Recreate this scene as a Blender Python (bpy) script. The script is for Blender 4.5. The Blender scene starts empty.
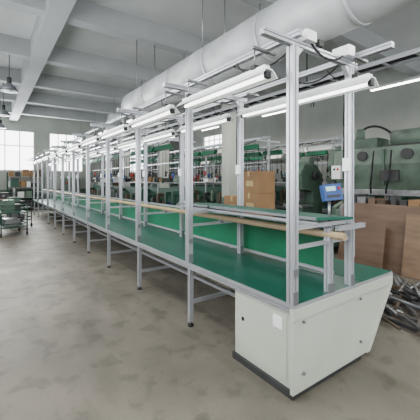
import bpy, bmesh, math, random
from mathutils import Vector, Matrix
random.seed(4)
D=bpy.data; SC=bpy.context.scene

# ---------------- materials ----------------
def mat(name,col,rough=.5,metal=0,var=.0,scale=6,bump=0,emit=0,col2=None,stretch=None,spec=.5):
    m=D.materials.new(name); m.use_nodes=True; nt=m.node_tree; b=nt.nodes['Principled BSDF']
    c=tuple(col)+(1,)
    b.inputs['Base Color'].default_value=c; b.inputs['Roughness'].default_value=rough
    b.inputs['Metallic'].default_value=metal
    b.inputs['Specular IOR Level'].default_value=spec
    if var or col2 or bump:
        tc=nt.nodes.new('ShaderNodeTexCoord'); mp=nt.nodes.new('ShaderNodeMapping')
        if stretch: mp.inputs['Scale'].default_value=stretch
        n=nt.nodes.new('ShaderNodeTexNoise'); n.inputs['Scale'].default_value=scale; n.inputs['Detail'].default_value=6
        nt.links.new(tc.outputs['Object'],mp.inputs[0]); nt.links.new(mp.outputs[0],n.inputs['Vector'])
        r=nt.nodes.new('ShaderNodeValToRGB')
        r.color_ramp.elements[0].position=.32; r.color_ramp.elements[1].position=.68
        c2=col2 if col2 else tuple(x*(1-var) for x in col)
        r.color_ramp.elements[0].color=tuple(c2)+(1,); r.color_ramp.elements[1].color=c
        nt.links.new(n.outputs['Fac'],r.inputs[0]); nt.links.new(r.outputs[0],b.inputs['Base Color'])
        if bump:
            bp=nt.nodes.new('ShaderNodeBump'); bp.inputs['Strength'].default_value=bump; bp.inputs['Distance'].default_value=.02
            nt.links.new(n.outputs['Fac'],bp.inputs['Height']); nt.links.new(bp.outputs[0],b.inputs['Normal'])
    if emit:
        b.inputs['Emission Color'].default_value=c; b.inputs['Emission Strength'].default_value=emit
    return m
ALU=mat('aluminium_profile',(.50,.52,.55),.38,.5,var=.1,scale=3)
ALUD=mat('aluminium_dark',(.25,.27,.29),.4,.6)
STEEL=mat('steel',(.34,.35,.36),.4,.8,var=.3,scale=12)
TOPG=mat('esd_mat_dark_green',(.014,.098,.072),.36,var=.25,scale=2.5,spec=.45)
SHG=mat('esd_mat_green',(.012,.115,.078),.5,var=.25,scale=2,spec=.3)
SKG=mat('bright_green_belt',(.012,.18,.092),.45,var=.3,scale=3)
BEI=mat('beige_plastic_rail',(.44,.33,.22),.5,var=.15,scale=5)
CAB=mat('painted_steel_white',(.52,.54,.49),.45,var=.1,scale=2)
WHT=mat('white_enamel',(.78,.8,.8),.35)
DUCT=mat('duct_foil',(.60,.62,.63),.5,.1,var=.18,scale=3,bump=.4)
BLK=mat('black_plastic',(.02,.02,.022),.5)
BLUE=mat('blue_panel',(.03,.09,.26),.4)
LCD=mat('lcd',(.45,.6,.62),.2)
CEIL=mat('ceiling_paint',(.60,.62,.62),.8,var=.15,scale=.8)
WALL=mat('wall_paint',(.46,.48,.45),.8,var=.2,scale=.7)
BEAM=mat('beam_paint',(.42,.44,.45),.8,var=.15,scale=1)
CARD=mat('cardboard',(.33,.19,.10),.8,var=.15,scale=5)
TAPE=mat('packing_tape',(.5,.36,.2),.3)
WOOD=mat('plywood',(.27,.175,.115),.6,var=.3,scale=3,stretch=(1,1,5))
WOOD2=mat('brown_board',(.19,.12,.082),.55,var=.35,scale=2.2,stretch=(1,.6,4))
SAGE=mat('sage_green_machine',(.10,.16,.125),.5,scale=3,col2=(.06,.09,.07))
SAGE2=mat('pale_green_machine',(.18,.25,.205),.5,scale=3,col2=(.11,.14,.115))
RUST=mat('rusty_iron',(.13,.095,.07),.7,var=.5,scale=6)
DGRN=mat('dark_green_paint',(.02,.075,.052),.5,var=.3)
LGRN=mat('lamp_green',(.01,.11,.06),.5)
RED=mat('red_paint',(.45,.03,.02),.5)
TUBE=mat('tube_lit',(1,1,.97),.5,emit=5)
TUBE2=mat('work_tube_lit',(1,1,.97),.5,emit=2.2)
GLASS=mat('window_frame',(.6,.62,.62),.4)
DARK=mat('dark_grey',(.05,.053,.055),.6,var=.3)
SKIRT=mat('wall_dado_green',(.11,.16,.135),.6,var=.2)
def floor_mat():
    m=D.materials.new('worn_concrete_floor'); m.use_nodes=True; nt=m.node_tree; b=nt.nodes['Principled BSDF']
    tc=nt.nodes.new('ShaderNodeTexCoord')
    def noise(s,det,st=(1,1,1),dist=0):
        mp=nt.nodes.new('ShaderNodeMapping'); mp.inputs['Scale'].default_value=st
        n=nt.nodes.new('ShaderNodeTexNoise'); n.inputs['Scale'].default_value=s; n.inputs['Detail'].default_value=det; n.inputs['Distortion'].default_value=dist
        nt.links.new(tc.outputs['Object'],mp.inputs[0]); nt.links.new(mp.outputs[0],n.inputs['Vector']); return n
    def ramp(n,p0,c0,p1,c1):
        r=nt.nodes.new('ShaderNodeValToRGB'); e=r.color_ramp.elements
        e[0].position=p0;e[0].color=c0+(1,);e[1].position=p1;e[1].color=c1+(1,); nt.links.new(n.outputs['Fac'],r.inputs[0]); return r
    def mul(a,c,f=1):
        x=nt.nodes.new('ShaderNodeMix'); x.data_type='RGBA'; x.blend_type='MULTIPLY'; x.inputs[0].default_value=f
        nt.links.new(a,x.inputs[6]); nt.links.new(c,x.inputs[7]); return x.outputs[2]
    a=ramp(noise(.8,9,dist=.5),.34,(.135,.124,.104),.64,(.225,.205,.172))
    s=ramp(noise(4,9,dist=.3),.38,(.4,.4,.39),.47,(1,1,1))
    k=ramp(noise(2.6,10,(1,.2,1)),.38,(.72,.72,.7),.5,(1,1,1))
    f=ramp(noise(60,3),.3,(.87,.87,.87),.7,(1.0,1.0,1.0))
    c=mul(mul(mul(a.outputs[0],s.outputs[0],.4),k.outputs[0],.7),f.outputs[0])
    nt.links.new(c,b.inputs['Base Color'])
    b.inputs['Specular IOR Level'].default_value=.35
    rr=nt.nodes.new('ShaderNodeMapRange'); rr.inputs[3].default_value=.38; rr.inputs[4].default_value=.65
    nt.links.new(noise(1.5,5).outputs['Fac'],rr.inputs[0]); nt.links.new(rr.outputs[0],b.inputs['Roughness'])
    return m
FLOOR=floor_mat()

# ---------------- mesh builder ----------------
class B:
    def __init__(s,name,parent=None,loc=(0,0,0),rz=0):
        s.bm=bmesh.new(); s.mats=[]; s.name=name; s.parent=parent; s.loc=loc; s.rz=rz
    def mi(s,m):
        if m not in s.mats: s.mats.append(m)
        return s.mats.index(m)
    def face(s,vs,m,smooth=False):
        try:
            f=s.bm.faces.new(vs); f.material_index=s.mi(m); f.smooth=smooth
        except ValueError: pass
    def box(s,c,d,m,rot=None):
        c=Vector(c); h=Vector(d)/2; vs=[]
        for x in(-1,1):
            for y in(-1,1):
                for z in(-1,1):
                    p=Vector((x*h.x,y*h.y,z*h.z))
                    if rot is not None: p=rot@p
                    vs.append(s.bm.verts.new(c+p))
        for q in((0,1,3,2),(4,6,7,5),(0,4,5,1),(2,3,7,6),(0,2,6,4),(1,5,7,3)):
            s.face([vs[i] for i in q],m)
    def bb(s,a,b,m):
        s.box([(a[i]+b[i])/2 for i in range(3)],[abs(b[i]-a[i]) for i in range(3)],m)
    def frame(s,p0,p1):
        d=(Vector(p1)-Vector(p0)).normalized()
        up=Vector((0,0,1)) if abs(d.z)<.9 else Vector((0,1,0))
        u=d.cross(up).normalized(); v=u.cross(d).normalized(); return u,v
    def extr(s,p0,p1,pts,m,smooth=False):
        u,v=s.frame(p0,p1); p0=Vector(p0);p1=Vector(p1)
        a=[s.bm.verts.new(p0+u*x+v*y) for x,y in pts]; b=[s.bm.verts.new(p1+u*x+v*y) for x,y in pts]
        n=len(pts)
        for i in range(n): s.face([a[i],a[(i+1)%n],b[(i+1)%n],b[i]],m,smooth)
        s.face(a[::-1],m); s.face(b,m)
    def prof(s,p0,p1,w=.05,m=None,w2=None):
        m=m or ALU; h=w/2; g=w*.11; dp=w*.16; k=(w2 or w)/w
        pts=[(-h,-h),(-g,-h),(-g,-h+dp),(g,-h+dp),(g,-h),(h,-h),(h,-g),(h-dp,-g),(h-dp,g),(h,g),(h,h),(g,h),(g,h-dp),(-g,h-dp),(-g,h),(-h,h),(-h,g),(-h+dp,g),(-h+dp,-g),(-h,-g)]
        s.extr(p0,p1,[(x,y*k) for x,y in pts],m)
    def cyl(s,p0,p1,r,m,n=16,r2=None):
        u,v=s.frame(p0,p1); p0=Vector(p0);p1=Vector(p1); r2=r if r2 is None else r2
        A=[2*math.pi*i/n for i in range(n)]
        a=[s.bm.verts.new(p0+(u*math.cos(t)+v*math.sin(t))*r) for t in A]
        b=[s.bm.verts.new(p1+(u*math.cos(t)+v*math.sin(t))*r2) for t in A]
        for i in range(n): s.face([a[i],a[(i+1)%n],b[(i+1)%n],b[i]],m,True)
        s.face(a[::-1],m); s.face(b,m)
    def tube(s,pts,r,m,n=8):
        for a,b in zip(pts[:-1],pts[1:]): s.cyl(a,b,r,m,n)
    def sag(s,a,b,d,r,m,n=10):
        a=Vector(a);b=Vector(b); P=[a.lerp(b,i/n)-Vector((0,0,d*4*(i/n)*(1-i/n))) for i in range(n+1)]
        s.tube(P,r,m,6)
    def ring(s,c,axis,R,r,m,n=20):
        c=Vector(c); ax=Vector(axis).normalized(); u=ax.orthogonal().normalized(); v=ax.cross(u)
        P=[c+(u*math.cos(2*math.pi*i/n)+v*math.sin(2*math.pi*i/n))*R for i in range(n)]
        for i in range(n): s.cyl(P[i],P[(i+1)%n],r,m,6)
    def poly(s,pts,axis,a,b,m):
        f=(lambda p,t:(t,p[0],p[1])) if axis=='x' else ((lambda p,t:(p[0],t,p[1])) if axis=='y' else (lambda p,t:(p[0],p[1],t)))
        A=[s.bm.verts.new(f(p,a)) for p in pts]; Bv=[s.bm.verts.new(f(p,b)) for p in pts]; n=len(pts)
        for i in range(n): s.face([A[i],A[(i+1)%n],Bv[(i+1)%n],Bv[i]],m)
        s.face(A[::-1],m); s.face(Bv,m)
    def done(s,bevel=0):
        bmesh.ops.recalc_face_normals(s.bm,faces=s.bm.faces)
        me=D.meshes.new(s.name); s.bm.to_mesh(me); s.bm.free()
        for m in s.mats: me.materials.append(m)
        o=D.objects.new(s.name,me); SC.collection.objects.link(o); o.location=s.loc; o.rotation_euler=(0,0,s.rz)
        if s.parent: o.parent=s.parent
        if bevel:
            md=o.modifiers.new('bevel','BEVEL'); md.width=bevel; md.segments=2; md.limit_method='ANGLE'
        return o
def empty(name,loc=(0,0,0)):
    e=D.objects.new(name,None); SC.collection.objects.link(e); e.location=loc; return e

# ---------------- room ----------------
X0,X1,Y0,Y1,H=-3.2,10,-5,20,5.8
b=B('floor'); b.bb((X0-.2,Y0-.2,-.2),(X1+.2,Y1+.2,0),FLOOR); b.done()
b=B('ceiling'); b.bb((X0-.2,Y0-.2,H),(X1+.2,Y1+.2,H+.2),CEIL)
b.done()
for i,y in enumerate(range(-3,20,3)):  # concrete beams crossing under the ceiling, followed by two lengthwise ones
    b=B('trim_%d'%(i+1)); b.bb((X0,y-.16,H-.5),(X1,y+.16,H),BEAM); b.done()
b=B('trim_9'); b.bb((4.05,Y0,H-.62),(4.45,Y1,H),BEAM); b.done()
b=B('trim_10'); b.bb((-.9,Y0,H-.62),(-.5,Y1,H),BEAM); b.done()
def wall(name,along,const,a0,a1,wins,z0,z1,th=.2):
    b=B(name)
    def seg(u0,u1,zz0,zz1,m=WALL):
        if along=='x': b.bb((u0,const,zz0),(u1,const+th,zz1),m)
        else: b.bb((const,u0,zz0),(const+th,u1,zz1),m)
    seg(a0,a1,0,1.2,SKIRT); seg(a0,a1,1.2,z0); seg(a0,a1,z1,H)
    prev=a0
    for (u0,u1) in wins: seg(prev,u0,z0,z1); prev=u1
    seg(prev,a1,z0,z1); b.done()
wn=[0]
def window(along,const,u0,u1,z0,z1):
    wn[0]+=1; b=B('window_%d'%wn[0])
    P=(lambda u,z:(u,const,z)) if along=='x' else (lambda u,z:(const,u,z))
    n=4
    for i in range(n+1):
        u=u0+.03+(u1-u0-.06)*i/n
        b.box(P(u,(z0+z1)/2),((.05,.06,z1-z0) if along=='x' else (.06,.05,z1-z0)),GLASS)
    for z in (z0+.03,z0+(z1-z0)*.62,z1-.03):
        b.box(P((u0+u1)/2,z),((u1-u0,.05,.05) if along=='x' else (.05,u1-u0,.05)),GLASS)
    b.done()
wb=[(-2.6,.4),(1.2,3.2),(5.6,7.6)]
wall('wall_back','x',Y1,X0,X1,wb,2.3,4.7)
for w in wb: window('x',Y1+.1,w[0],w[1],2.3,4.7)
wr=[(1.5,2.8),(13.6,16.0)]
wall('wall_right','y',X1,Y0,Y1,wr,3.8,4.7)
for w in wr: window('y',X1+.1,w[0],w[1],3.8,4.7)
wall('wall_left','y',X0-.2,Y0,Y1,[(-4,-1),(1,4),(6,9),(11,14)],1.6,4.4)
wall('wall_front','x',Y0-.2,X0,X1,[(-2.5,.5),(2,5),(6,9)],1.6,4.4)
for i,(x,y) in enumerate([(4.25,6),(4.25,10.5),(4.25,15)]):
    b=B('concrete_column'); b.bb((x-.18,y-.18,0),(x+.18,y+.18,H-.6),WALL); b.bb((x-.185,y-.185,0),(x+.185,y+.185,1.2),SKIRT); b.done()

# ---------------- main assembly line ----------------
W=1.57; TZ=.75; PT=2.74; XB=.82; SP=1.52
line=empty('assembly_line_workbench')
frames=[.03+SP*i for i in range(12)]
L=frames[-1]+.1
b=B('tabletop',line)
b.bb((.02,.0,TZ-.022),(W-.0,L,TZ),TOPG)
b.bb((0,0.0,TZ-.026),(.02,L,TZ+.001),ALU)
b.bb((0,-.008,TZ-.03),(W,.0,TZ),ALU)
b.bb((1.0,.0,TZ),(W,L,TZ+.004),SHG)
b.done()
b=B('table_frame',line)
for x in (.05,W-.05): b.prof((x,.02,TZ-.053),(x,L,TZ-.053),.05)
for i,y in enumerate(frames):
    b.prof((.08,y+.02,TZ-.053),(W-.08,y+.02,TZ-.053),.05)
    if i>0:
        for x in (.05,W-.05):
            b.prof((x,y,TZ-.08),(x,y,.05),.05)
            b.cyl((x,y,.05),(x,y,.02),.012,STEEL,8); b.cyl((x,y,.02),(x,y,0),.035,BLK,12)
        b.prof((.08,y,.28),(W-.08,y,.28),.04)
b.prof((.55,.8,.32),(.55,L,.32),.04)
b.bb((.5,.8,.45),(1.1,L,.72),ALUD)
b.done()
b=B('overhead_frame',line)
for i,y in enumerate(frames):
    b.prof((.03,y,TZ),(.03,y,PT),.065)
    b.prof((XB,y,TZ),(XB,y,PT),.06)
    b.prof((-.30,y,PT+.03),(XB+.1,y,PT+.03),.05)
    for x,s in ((.03,1),(XB,-1)):
        b.poly([(x+s*.03,PT),(x+s*.11,PT),(x+s*.03,PT-.09)],'y',y-.02,y+.02,ALU)
        b.box((x,y-.036,TZ+.05),(.05,.01,.1),ALUD)
for x in (.03,XB): b.prof((x,-.35 if x>.5 else -.05,PT+.08),(x,L,PT+.08),.05)
b.done()
for j,x in enumerate((-.14,XB-.12)):
    b=B('lamp_row_%d'%(j+1),line)
    z=2.53
    for i in range(11):
        y=frames[i]+(.08 if x<.5 or i else -.28)
        y2=frames[i+1]-.16
        b.poly([(x-.10,z-.03),(x-.035,z+.03),(x+.035,z+.03),(x+.10,z-.03),(x+.09,z-.033),(x+.03,z+.02),(x-.03,z+.02),(x-.09,z-.033)],'y',y,y2,WHT)
        b.bb((x-.03,y+.02,z+.03),(x+.03,y2-.02,z+.06),WHT)
        b.cyl((x,y+.04,z-.02),(x,y2-.04,z-.02),.018,TUBE2,8)
        for e in (y+.02,y2-.02): b.box((x,e,z-.015),(.05,.03,.05),BLK)
        for q in (y+.14,y2-.14):
            b.box((x,q,z+.07),(.08,.05,.03),BLK)
            b.cyl((x-.02,q,z+.08),(x-.02,q,PT+.01),.006,STEEL,6)
            b.box((x+ (.09 if j==0 else .06),q,PT+.02),(.26 if j==0 else .2,.03,.02),STEEL)
        b.sag((x,y+.2,z+.06),(x+.1,y+.5,PT+.03),.04,.006,BLK)
    b.done()
b=B('junction_boxes_and_cables',line)
b.bb((XB-.16,-.06,PT+.06),(XB-.06,.1,PT+.15),WHT); b.bb((.12,-.04,PT+.06),(.24,.08,PT+.14),WHT)
b.bb((.3,-.02,PT+.06),(.36,.05,PT+.11),BLK)
b.sag((.2,.0,PT+.08),(XB-.12,.0,PT+.09),.1,.008,BLK); b.sag((.24,.02,PT+.1),(XB-.15,.03,PT+.08),.05,.007,WHT)
b.sag((XB-.1,.0,PT+.08),(XB-.1,.7,PT+.1),.16,.008,BLK)
b.sag((.1,.03,PT+.06),(.03,.8,PT+.1),.14,.007,BLK)
for i,y in enumerate(frames[1:6]):
    b.sag((.03,y,PT+.05),(XB,y+.1,PT+.05),.1,.007,BLK)
b.done()
b=B('upper_shelf',line)
SX0,SX1,SZ=.26,.80,1.38
r=Matrix.Rotation(math.radians(3),3,'Y')
for y,y2 in ((-.02,1.46),(1.5,2.2)):
    b.box(((SX0+SX1)/2,(y+y2)/2,SZ),(SX1-SX0,y2-y,.02),SHG,r)
    b.bb((SX0-.008,y,SZ+.002),(SX0+.004,y2,SZ+.026),ALUD)
for y in (frames[0],frames[1],2.1):
    b.prof((.06 if y<2 else .26,y,SZ-.045),(XB-.03,y,SZ-.045),.035)
b.prof((.3,0,SZ-.03),(.3,2.2,SZ-.03),.025); b.prof((.76,0,SZ-.05),(.76,frames[2],SZ-.05),.025)
b.done()
b=B('beige_guard_rail',line)
b.cyl((.5,-.12,1.24),(.5,L,1.24),.032,BEI,14)
for y in frames: b.prof((.06,y+.0,1.18),(XB-.03,y,1.18),.03); b.box((.5,y,1.2),(.05,.05,.05),ALUD)
b.done()
b=B('end_post',line)
b.prof((.5,.03,TZ),(.5,.03,1.30),.055); b.prof((.5,-.05,1.30),(XB+.1,-.05,1.30),.04); b.prof((XB+.04,.03,1.0),(XB+.04,.03,1.32),.04)
b.box((.5,.0,TZ+.04),(.09,.012,.08),ALUD)
b.done()
b=B('green_belt_panel',line)
b.bb((.90,.25,TZ+.06),(.915,L,1.22),SKG)
b.prof((.907,.25,1.235),(.907,L,1.235),.03); b.prof((.907,.25,TZ+.04),(.907,L,TZ+.04),.03)
for y in frames[:-1]: b.prof((.94,y+.34,TZ),(.94,y+.34,1.24),.03)
b.prof((XB,.4,1.2),(.94,.4,1.2),.025)
b.done()
b=B('drive_cabinet',line)
b.poly([(.05,TZ-.08),(1.2,TZ-.08),(1.02,.06),(.05,.06)],'y',.05,.74,CAB)
b.bb((.03,.03,0.0),(1.02,.76,.06),DARK)
b.poly([(.0,TZ-.03),(W,TZ-.03),(W,TZ-.10),(1.10,.06),(.0,.06)],'y',.0,.03,CAB)
b.bb((0,-.012,TZ-.12),(W,0,TZ-.03),CAB)
b.poly([(W,TZ-.12),(1.115,.06),(1.06,.06),(W-.06,TZ-.12)],'y',-.012,0,CAB)
b.bb((.044,.1,.1),(.05,.69,TZ-.12),CAB)
b.cyl((.04,.62,.42),(.05,.62,.42),.02,BLK,12); b.bb((.035,.14,.5),(.046,.24,.6),WHT)
for z in (.2,.6):
    for x in (.12,.95): b.cyl((x,-.02,z),(x,-.0,z),.012,STEEL,8)
b.done(.004)
b=B('display_controller',line)
r=Matrix.Rotation(math.radians(-12),3,'X')@Matrix.Rotation(math.radians(-25),3,'Z')
c=Vector((.54,.03,1.60))
b.box(c,(.17,.06,.14),BLUE,r); b.box(c+r@Vector((-.02,-.033,.03)),(.09,.008,.04),LCD,r); b.box(c+r@Vector((0,-.033,-.035)),(.12,.008,.02),DARK,r)
b.box(c+r@Vector((.06,-.033,.03)),(.02,.01,.02),RED,r)
b.cyl((.54,.05,1.33),(.54,.05,1.54),.012,STEEL,8); b.box((.54,.05,1.33),(.1,.06,.02),STEEL)
b.done()
b=B('power_sockets',line)
for i,y in enumerate(frames):
    b.box((XB-.04,y-.0,1.85),(.03,.07,.12),WHT)
    b.tube([(XB-.03,y+.03,PT),(XB-.035,y+.035,2.2),(XB-.035,y+.035,1.9)],.006,BLK,6)
    b.box((.03,y-.039,1.0),(.045,.012,.05),ALUD)
b.done()

# ---------------- ventilation duct over the line ----------------
b=B('ventilation_duct'); dx,dz,R=1.45,3.80,.36
y=-4.9
N=28
while y<6.0:
    y2=y+1.3
    b.cyl((dx,y,dz),(dx,y2-.03,dz),R,DUCT,N); b.cyl((dx,y2-.04,dz),(dx,y2+.01,dz),R+.01,DUCT,N); y=y2
b.cyl((dx,y,dz),(dx,y+.35,dz),R,DUCT,N,R*.6)
for yy in (-3,0,3,6):
    for s in (-.25,.25): b.cyl((dx+s,yy,dz+.24),(dx+s,yy,5.32),.012,STEEL,6)
b.done()
b=B('cable_tray'); 
for s in (-.12,.12): b.bb((2.6+s-.01,-4.9,3.3),(2.6+s+.01,19.8,3.36),ALU)
for k in range(60): b.bb((2.49,-4.8+.41*k,3.305),(2.71,-4.77+.41*k,3.325),ALU)
for yy in (-3,0,3,6,9,12,15,18): b.cyl((2.6,yy,3.3),(2.6,yy,5.3),.01,STEEL,6); 
for k in range(4): b.cyl((2.52+.05*k,-4.9,3.335),(2.52+.05*k,19.8,3.335),.012,BLK,6)
b.done()

def strip(x,y):  # added fixture with glowing tubes, put in to brighten the hall
    b=B('ceiling_strip_light',loc=(x,y,4.4))
    b.bb((-.06,-.75,0),(.06,.75,.06),WHT); b.cyl((-.03,-.72,-.02),(-.03,.72,-.02),.014,TUBE,8); b.cyl((.03,-.72,-.02),(.03,.72,-.02),.014,TUBE,8)
    for s in(-.6,.6): b.cyl((0,s,.05),(0,s,1.4),.008,STEEL,6)
    b.done()
for x in (3.3,7.4):
    for y in (2.5,7,11.5,16): strip(x,y)
def pendant(x,y,z,top):
    b=B('pendant_dome_lamp',loc=(x,y,z))
    P=[(.22,0),(.21,.05),(.17,.13),(.1,.2),(.06,.24)]
    for (r0,z0),(r1,z1) in zip(P[:-1],P[1:]): b.cyl((0,0,z0),(0,0,z1),r0,ALUD,24,r1)
    b.cyl((0,0,.24),(0,0,.4),.06,DARK,16); b.cyl((0,0,.4),(0,0,top-z),.01,DARK,6)
    b.cyl((0,0,-.02),(0,0,.0),.07,WHT,14,.15)
    b.done()
for y,t in ((9.0,5.3),(13.0,5.8),(16.6,5.8)): pendant(-1.4,y,4.25,t)
def fan(x,y,z,top,rz=0):
    b=B('hanging_fan',loc=(x,y,z),rz=rz)
    b.cyl((0,0,.0),(0,0,top-z),.02,DARK,8)
    b.cyl((0,-.12,0),(0,.1,0),.08,DARK,14)
    for q in (-.12,-.2): b.ring((0,q,0),(0,1,0),.3,.008,DARK)
    b.ring((0,-.22,0),(0,1,0),.16,.006,DARK)
    for k in range(12):
        a=k*math.pi/6; b.cyl((.05*math.cos(a),-.22,.05*math.sin(a)),(.3*math.cos(a),-.2,.3*math.sin(a)),.004,DARK,5)
    for k in range(3):
        a=k*2.094; r=Matrix.Rotation(a,3,'Y')@Matrix.Rotation(.4,3,'X')
        b.box(Matrix.Rotation(a,3,'Y')@Vector((.16,-.16,0)),(.2,.01,.12),DARK,r)
    b.done()
fan(6.2,4.6,4.3,5.8,.7); fan(6.8,9,4.2,5.3,.5)

# ---------------- background production lines ----------------
def prod(x,y0,y1,seed):
    rnd=random.Random(seed)
    p=empty('background_production_line')
    b=B('bench',p)
    b.bb((x-.45,y0,.72),(x+.45,y1,.76),SAGE)
    b.bb((x-.46,y0,.66),(x-.44,y1,.76),ALUD)
    y=y0+.05
    while y<y1:
        for s in (-.4,.4): b.box((x+s,y,.36),(.05,.05,.72),STEEL); 
        b.box((x,y,1.95),(.06,.06,2.4),ALU); b.box((x,y,3.0),(1.0,.05,.05),ALU)
        y+=1.8
    b.bb((x-.04,y0,3.08),(x+.04,y1,3.18),ALUD); b.bb((x-.5,y0,3.02),(x-.45,y1,3.07),ALU); b.bb((x-.03,y0,2.3),(x+.03,y1,2.35),ALU)
    b.bb((x-.02,y0,.95),(x+.02,y1,1.45),DGRN)
    b.bb((x-.05,y0,1.62),(x+.05,y1,1.66),ALU)
    b.done()
    b=B('lamps',p); y=y0+.1
    while y<y1-.6:
        xx=x-.47; m=LGRN if rnd.random()<.8 else WHT
        b.poly([(xx-.13,2.72),(xx-.04,2.88),(xx+.04,2.88),(xx+.13,2.72)],'y',y,y+.9,m)
        b.cyl((xx,y+.02,2.71),(xx,y+.88,2.71),.015,WHT,6)
        for q in (.1,.8): b.cyl((xx,y+q,2.87),(xx,y+q,3.05),.008,BLK,5)
        b.sag((x-.47,y,3.05),(x-.47,y+1.1,3.05),.12,.012,BLK,6)
        y+=1.1
    b.done()
    b=B('tools_and_parts',p); y=y0+.2
    while y<y1-.3:
        h=rnd.uniform(.2,.5)
        m=rnd.choice([DGRN,SAGE,DARK,SAGE2,DARK,RUST,STEEL])
        b.bb((x-.35,y-.12,.76),(x+.05,y+.12,.82),m); b.bb((x-.05,y-.07,.82),(x+.05,y+.07,.82+h),m)
        b.bb((x-.32,y-.06,.80+h-.02),(x+.05,y+.06,.90+h),m); b.bb((x-.33,y-.05,.9),(x-.26,y+.05,.9+h-.06),m)
        b.cyl((x+.05,y,.86+h),(x+.09,y,.86+h),.07,BLK,12)
        for q in (0,.22):
            c=rnd.choice([RED,DARK,BLUE,DGRN,BLK,DARK]); xx=x-.3
            z=rnd.uniform(1.75,2.2)
            b.cyl((xx,y+q,z),(xx,y+q,2.95),.008,BLK,5); b.cyl((xx,y+q,z-.18),(xx,y+q,z),.035,c,8); b.box((xx+.04,y+q,z-.04),(.1,.03,.03),c)
        if rnd.random()<.7:
            c=rnd.choice([BLUE,WHT,CARD,CARD,SAGE2,DGRN]); k=rnd.uniform(.12,.2)
            b.bb((x+.08,y+.2,.76),(x+.4,y+.6,.76+k*2),c)
        if rnd.random()<.5:
            c=rnd.choice([CARD,DARK,SAGE2,WHT]); b.bb((x-.16,y,1.66),(x+.1,y+rnd.uniform(.2,.4),1.66+rnd.uniform(.1,.25)),c)
        y+=rnd.uniform(.4,.62)
    b.done()
prod(5.6,5.6,18,1); prod(7.6,4.2,18.5,2); prod(9.2,0,18.5,3); prod(3.3,7.2,18,5)

def rack(x,y,seed,w=1.8):
    rnd=random.Random(seed); b=B('storage_rack',loc=(x,y,0))
    for sx in(-1,1):
        for sy in(-1,1): b.box((sx*w/2,sy*.25,1.1),(.05,.05,2.2),DGRN)
    for z in (.15,.75,1.35,1.95):
        b.bb((-w/2,-.27,z-.03),(w/2,.27,z),STEEL)
        u=-w/2+.05
        while u<w/2-.3:
            q=rnd.uniform(.2,.4); h=rnd.uniform(.15,.42); b.bb((u,-.22,z),(u+q,.2,z+h),rnd.choice([CARD,DARK,WHT,SAGE2,CARD,DARK,RUST])); u+=q+rnd.uniform(.02,.12)
    b.done()
for i,x in enumerate((-.1,4.8,6.8)): rack(x,19.55,20+i)

# ---------------- objects at right ----------------
def carton(x,y,z,w,d,h,rz=0):
    b=B('cardboard_box',loc=(x,y,z),rz=rz)
    b.bb((-w/2,-d/2,0),(w/2,d/2,h-.004),CARD)
    b.bb((-w/2,-.03,h-.004),(w/2,.03,h),TAPE); b.bb((-w/2-.001,-.03,h-.12),(-w/2,.03,h),TAPE)
    b.bb((-w/2-.003,-d/2-.003,h-.01),(w/2+.003,-d/2+.001,h-.004),CARD)
    b.bb((-w/2-.002,-.15,h*.3),(-w/2,.1-.02,h*.55),TAPE)
    b.done()
for k in range(4): carton(3.0,3.5,k*.48,.5,.6,.48,.02*(-1)**k)
for k in range(3): carton(3.05,4.15,k*.45,.5,.55,.45,.02*(-1)**k)

b=B('board_storage_rack',loc=(4.55,1.1,0))
for y in (-1.7,-.1,1.3):
    b.prof((.0,y,0),(.0,y,1.15),.05); b.prof((.6,y,0),(.6,y,1.15),.05); b.prof((0,y,.15),(.6,y,.15),.04); b.prof((0,y,1.12),(.6,y,1.12),.04)
b.prof((0,-1.72,1.17),(0,1.32,1.17),.04); b.prof((.6,-1.72,1.17),(.6,1.32,1.17),.04)
b.bb((-.02,-1.7,1.19),(.62,1.3,1.21),WOOD)
rnd=random.Random(3)
for k in range(14):
    y=-1.6+.2*k; h=rnd.uniform(.05,.22); b.bb((.05,y,1.21),(.05+rnd.uniform(.2,.5),y+rnd.uniform(.08,.19),1.21+h),rnd.choice([STEEL,DARK,RUST,CARD,WOOD2]))
b.done()
def board(x,y,w,h,lean,rz,m,t=.025):
    b=B('brown_plywood_board',loc=(x,y,0),rz=rz)
    r=Matrix.Rotation(lean,3,'Y'); b.box((math.sin(lean)*h/2,0,math.cos(lean)*h/2+t/2*math.sin(lean)+.001),(t,w,h),m,r)
    b.done(.003)
board(4.22,1.15,2.3,1.26,.2,0,WOOD2); board(4.14,.15,1.7,1.12,.2,0,WOOD); board(4.05,1.75,.9,.85,.2,0,WOOD2)
b=B('scrap_bin',loc=(5.0,3.3,0))
b.bb((-.4,-.5,.1),(.4,.5,.12),DARK)
for s in(-1,1): b.box((s*.39,0,.45),(.02,1,.7),SAGE); b.box((0,s*.49,.45),(.8,.02,.7),SAGE)
for sx in(-1,1):
    for sy in(-1,1): b.box((sx*.34,sy*.44,.05),(.06,.06,.1),DARK)
for k in range(18): 
    a=random.uniform(0,3); d=Vector((math.cos(a),math.sin(a),.3))*.25; c=Vector((random.uniform(-.15,.15),random.uniform(-.2,.2),.72)); b.cyl(c-d,c+d,.02,random.choice([STEEL,WOOD,CARD]),6)
b.done()

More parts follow.
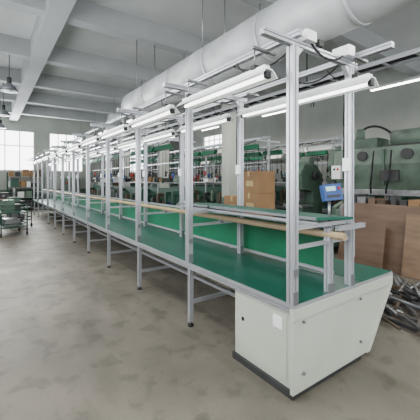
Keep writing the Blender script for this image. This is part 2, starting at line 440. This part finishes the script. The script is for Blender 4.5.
p=empty('hydraulic_press_machine',(6.3,2.0,0))
b=B('body',p)
for y in (-1.45,1.3):
    b.poly([(-.55,0),(.6,0),(.6,2.55),(-.6,2.55),(-.75,2.1),(-.55,1.7),(-.1,1.55),(-.1,1.15),(-.55,1.0)],'y',y,y+.15,SAGE)
b.bb((-.6,-1.3,0),(-.35,1.3,.95),SAGE2); b.bb((-.1,-1.3,.2),(.5,1.3,1.1),SAGE)
b.poly([(-.5,1.5),(-.35,1.45),(-.3,2.5),(-.65,2.5),(-.72,2.1)],'y',-1.3,1.3,SAGE2)
b.bb((-.3,-1.3,1.9),(.5,1.3,2.5),SAGE)
b.bb((-.52,-1.25,1.35),(-.44,1.25,1.5),STEEL); b.bb((-.54,-1.25,.95),(-.4,1.25,1.02),STEEL)
for y in (-.8,0,.8): b.bb((-.76,y-.03,1.6),(-.66,y+.03,2.45),SAGE)
b.done(.015)
b=B('motor_and_controls',p)
b.cyl((0,-.6,2.75),(0,.1,2.75),.2,SAGE2,18); b.bb((-.3,-.7,2.5),(.3,.2,2.58),DARK); b.bb((-.2,.4,2.5),(.4,1.2,2.8),SAGE)
b.cyl((-.6,-.5,2.3),(-.76,-.5,2.3),.12,DARK,14); b.cyl((-.6,.5,2.3),(-.76,.5,2.3),.12,DARK,14)
b.cyl((.1,1.0,2.8),(.1,1.0,3.1),.12,SAGE2,14); b.sag((.1,.1,2.8),(.1,1.0,3.05),-.2,.03,BLK)
b.bb((-.86,1.0,1.75),(-.76,1.25,2.1),WHT); b.cyl((-.87,1.07,2.0),(-.86,1.07,2.0),.03,RED,10)
b.cyl((-.87,1.17,2.0),(-.86,1.17,2.0),.03,DGRN,10)
b.bb((-.78,1.1,1.9),(-.5,1.15,2.0),DARK)
b.tube([(-.77,.2,2.4),(-.82,.2,2.1),(-.82,.25,1.6),(-.7,.3,1.4)],.02,BLK); b.tube([(-.77,-.2,2.4),(-.84,-.2,2.0),(-.8,-.1,1.5),(-.6,0,1.42)],.02,BLK)
b.bb((-.78,-.35,1.7),(-.72,.05,1.95),DARK); b.bb((-.8,-1.2,1.75),(-.72,-.95,2.2),STEEL)
b.done()
b=B('punch_press',loc=(5.9,4.5,0))
b.poly([(-.4,0),(.5,0),(.5,1.9),(.2,2.2),(-.3,2.2),(-.5,1.9),(-.4,1.45),(.05,1.4),(.05,1.05),(-.4,.95)],'y',-.3,.3,SAGE)
b.cyl((.1,.3,1.85),(.1,.42,1.85),.42,DGRN,24); b.cyl((.1,-.42,1.85),(.1,-.3,1.85),.12,DARK,14)
b.bb((-.34,-.12,1.1),(-.1,.12,1.5),STEEL); b.bb((-.5,-.35,.93),(.0,.35,1.0),STEEL); b.cyl((.2,-.15,2.3),(.2,.2,2.3),.14,SAGE2,14); b.bb((.08,-.1,2.15),(.32,.15,2.22),DARK)
b.done(.01)

b=B('scrap_tube_pile'); rnd=random.Random(9)
for k in range(120):
    x=rnd.uniform(1.95,3.5); y=rnd.uniform(-.6,1.3); a=rnd.gauss(.9,.4); l=rnd.uniform(.3,.75); z=.025+rnd.random()**2*.2
    d=Vector((math.cos(a),math.sin(a),rnd.uniform(-.04,.04)))*l/2; z=max(z,.02+abs(d.z)+.002)
    c=Vector((x,y,z)); m=rnd.choice([STEEL,STEEL,DARK,ALUD,RUST])
    if k%4==0: b.prof(c-d,c+d,.04,m)
    else: b.cyl(c-d,c+d,rnd.uniform(.012,.022),m,8)
for k in range(60):
    c=(rnd.uniform(1.95,3.6),rnd.uniform(-.6,1.4),.03); b.box(c,(rnd.uniform(.05,.15),rnd.uniform(.04,.1),.06),rnd.choice([STEEL,DARK,RUST]),Matrix.Rotation(rnd.random()*3,3,'Z'))
b.done()

# ---------------- left side ----------------
b=B('drill_press',loc=(-1.0,13.8,0))
b.bb((-.3,-.3,0),(.3,.3,.08),DGRN); b.bb((-.22,-.2,.08),(.22,.25,.75),DGRN); b.bb((-.32,-.32,.75),(.32,.3,.8),STEEL)
b.cyl((0,.15,.8),(0,.15,1.8),.05,STEEL,12); b.bb((-.14,-.35,1.45),(.14,.3,1.75),DGRN); b.cyl((0,-.22,1.1),(0,-.22,1.45),.035,STEEL,10)
b.cyl((0,-.22,1.0),(0,-.22,1.1),.012,STEEL,8); b.bb((-.16,-.38,1.75),(.16,.35,1.85),DARK)
b.bb((-.18,-.35,1.05-.12),(.18,.1,.97),STEEL); b.cyl((.14,-.2,1.5),(.2,-.2,1.5),.05,STEEL,10)
for k in range(3):
    a=k*2.09; b.cyl((.19,-.2,1.5),(.19,-.2+.2*math.cos(a),1.5+.2*math.sin(a)),.01,BLK,6)
b.cyl((0,.3,1.45),(0,.3,1.72),.1,DARK,12)
b.done(.01)
def cart(x,y,rz,body):
    b=B('hand_cart',loc=(x,y,0),rz=rz)
    for z in(.25,.7):
        b.bb((-.35,-.5,z),(.35,.5,z+.03),body); 
        for s in(-1,1): b.cyl((s*.35,-.5,z+.12),(s*.35,.5,z+.12),.014,body,8); b.cyl((-.35,s*.5,z+.12),(.35,s*.5,z+.12),.014,body,8)
    for sx in(-1,1):
        for sy in(-1,1):
            b.cyl((sx*.35,sy*.5,.12),(sx*.35,sy*.5,.95 if sy<0 else .84),.018,body,8); b.cyl((sx*.35-.02,sy*.5,.06),(sx*.35+.02,sy*.5,.06),.06,BLK,14)
    b.cyl((-.35,-.5,.95),(.35,-.5,.95),.018,body,8)
    b.bb((-.25,-.3,.73),(.05,.1,1.1),SAGE); b.bb((.08,-.1,.73),(.28,.3,.95),DARK); b.bb((-.2,-.3,.28),(.2,.3,.5),STEEL)
    b.done()
cart(-1.05,12.2,.3,DARK); cart(-1.3,10.3,.15,DGRN)
b=B('workbench_with_vise',loc=(-1.6,16.2,0))
b.bb((-1.1,-.35,.8),(.9,.35,.86),WOOD)
for x in(-1.0,.8):
    for y in(-.3,.3): b.box((x,y,.4),(.07,.07,.8),DGRN)
b.bb((-1.,-.3,.3),(.8,.3,.33),DGRN); b.bb((-.9,-.2,.86),(-.5,.2,1.3),SAGE); b.bb((.1,-.2,.86),(.5,.15,1.15),DARK); b.bb((-.3,-.15,.86),(0,.15,1.5),SAGE2); b.cyl((.3,-.3,1.0),(.3,-.2,1.0),.05,STEEL,10)
b.done()
b=B('electrical_cabinet',loc=(2.4,19.7,0)); b.bb((-.5,-.25,.1),(.5,.2,1.9),SAGE2); b.bb((-.5,-.25,0),(.5,.2,.1),DARK); b.bb((-.01,-.26,.15),(.01,-.25,1.85),DARK)
b.box((.08,-.27,1.1),(.03,.04,.15),BLK); b.box((-.25,-.256,1.6),(.2,.01,.1),RED); b.done()

# ---------------- lights ----------------
def area(name,loc,rot,sx,sy,e,col=(1,1,1)):
    l=D.lights.new(name,'AREA'); l.shape='RECTANGLE'; l.size=sx; l.size_y=sy; l.energy=e; l.color=col
    o=D.objects.new(name,l); SC.collection.objects.link(o); o.location=loc; o.rotation_euler=rot; return o
for i,x in enumerate((-1.6,3.3,7.4)):
    for j,y in enumerate((-1.5,4.7,9.2,14)):
        area('ceiling_luminaire_light_%d_%d'%(i,j),(x,y,4.1),(0,0,0),.3,1.5,46,(1,.96,.89))  # added area fill under the ceiling, not an actual luminaire
area('window_daylight_left',(X0+.1,1.5,3),(0,math.radians(-90),0),2.8,10,85,(.98,.98,1))  # added fill from the left wall, whose windows are out of view
area('window_daylight_front',(3,Y0+.1,3),(math.radians(90),0,0),9,2.8,45,(.98,.98,1))  # added fill from behind the camera, standing in for an unseen window
area('window_daylight_back',(-.8,Y1-.3,3.5),(math.radians(-90),0,0),4,2.0,320,(.98,.99,1))
w=D.worlds.new('sky'); SC.world=w; w.use_nodes=True
w.node_tree.nodes['Background'].inputs[0].default_value=(.97,.98,1,1); w.node_tree.nodes['Background'].inputs[1].default_value=3.2

# ---------------- camera ----------------
c=D.cameras.new('camera'); c.sensor_width=36; c.lens=36*312/420; c.shift_y=-29/420; c.clip_start=.05
o=D.objects.new('camera',c); SC.collection.objects.link(o)
o.location=(-1.886,-1.567,1.7); o.rotation_euler=(math.radians(90),0,math.radians(-35.4))
SC.camera=o
SC.view_settings.view_transform='Filmic'
SC.view_settings.look='Medium High Contrast'
SC.view_settings.exposure=.3
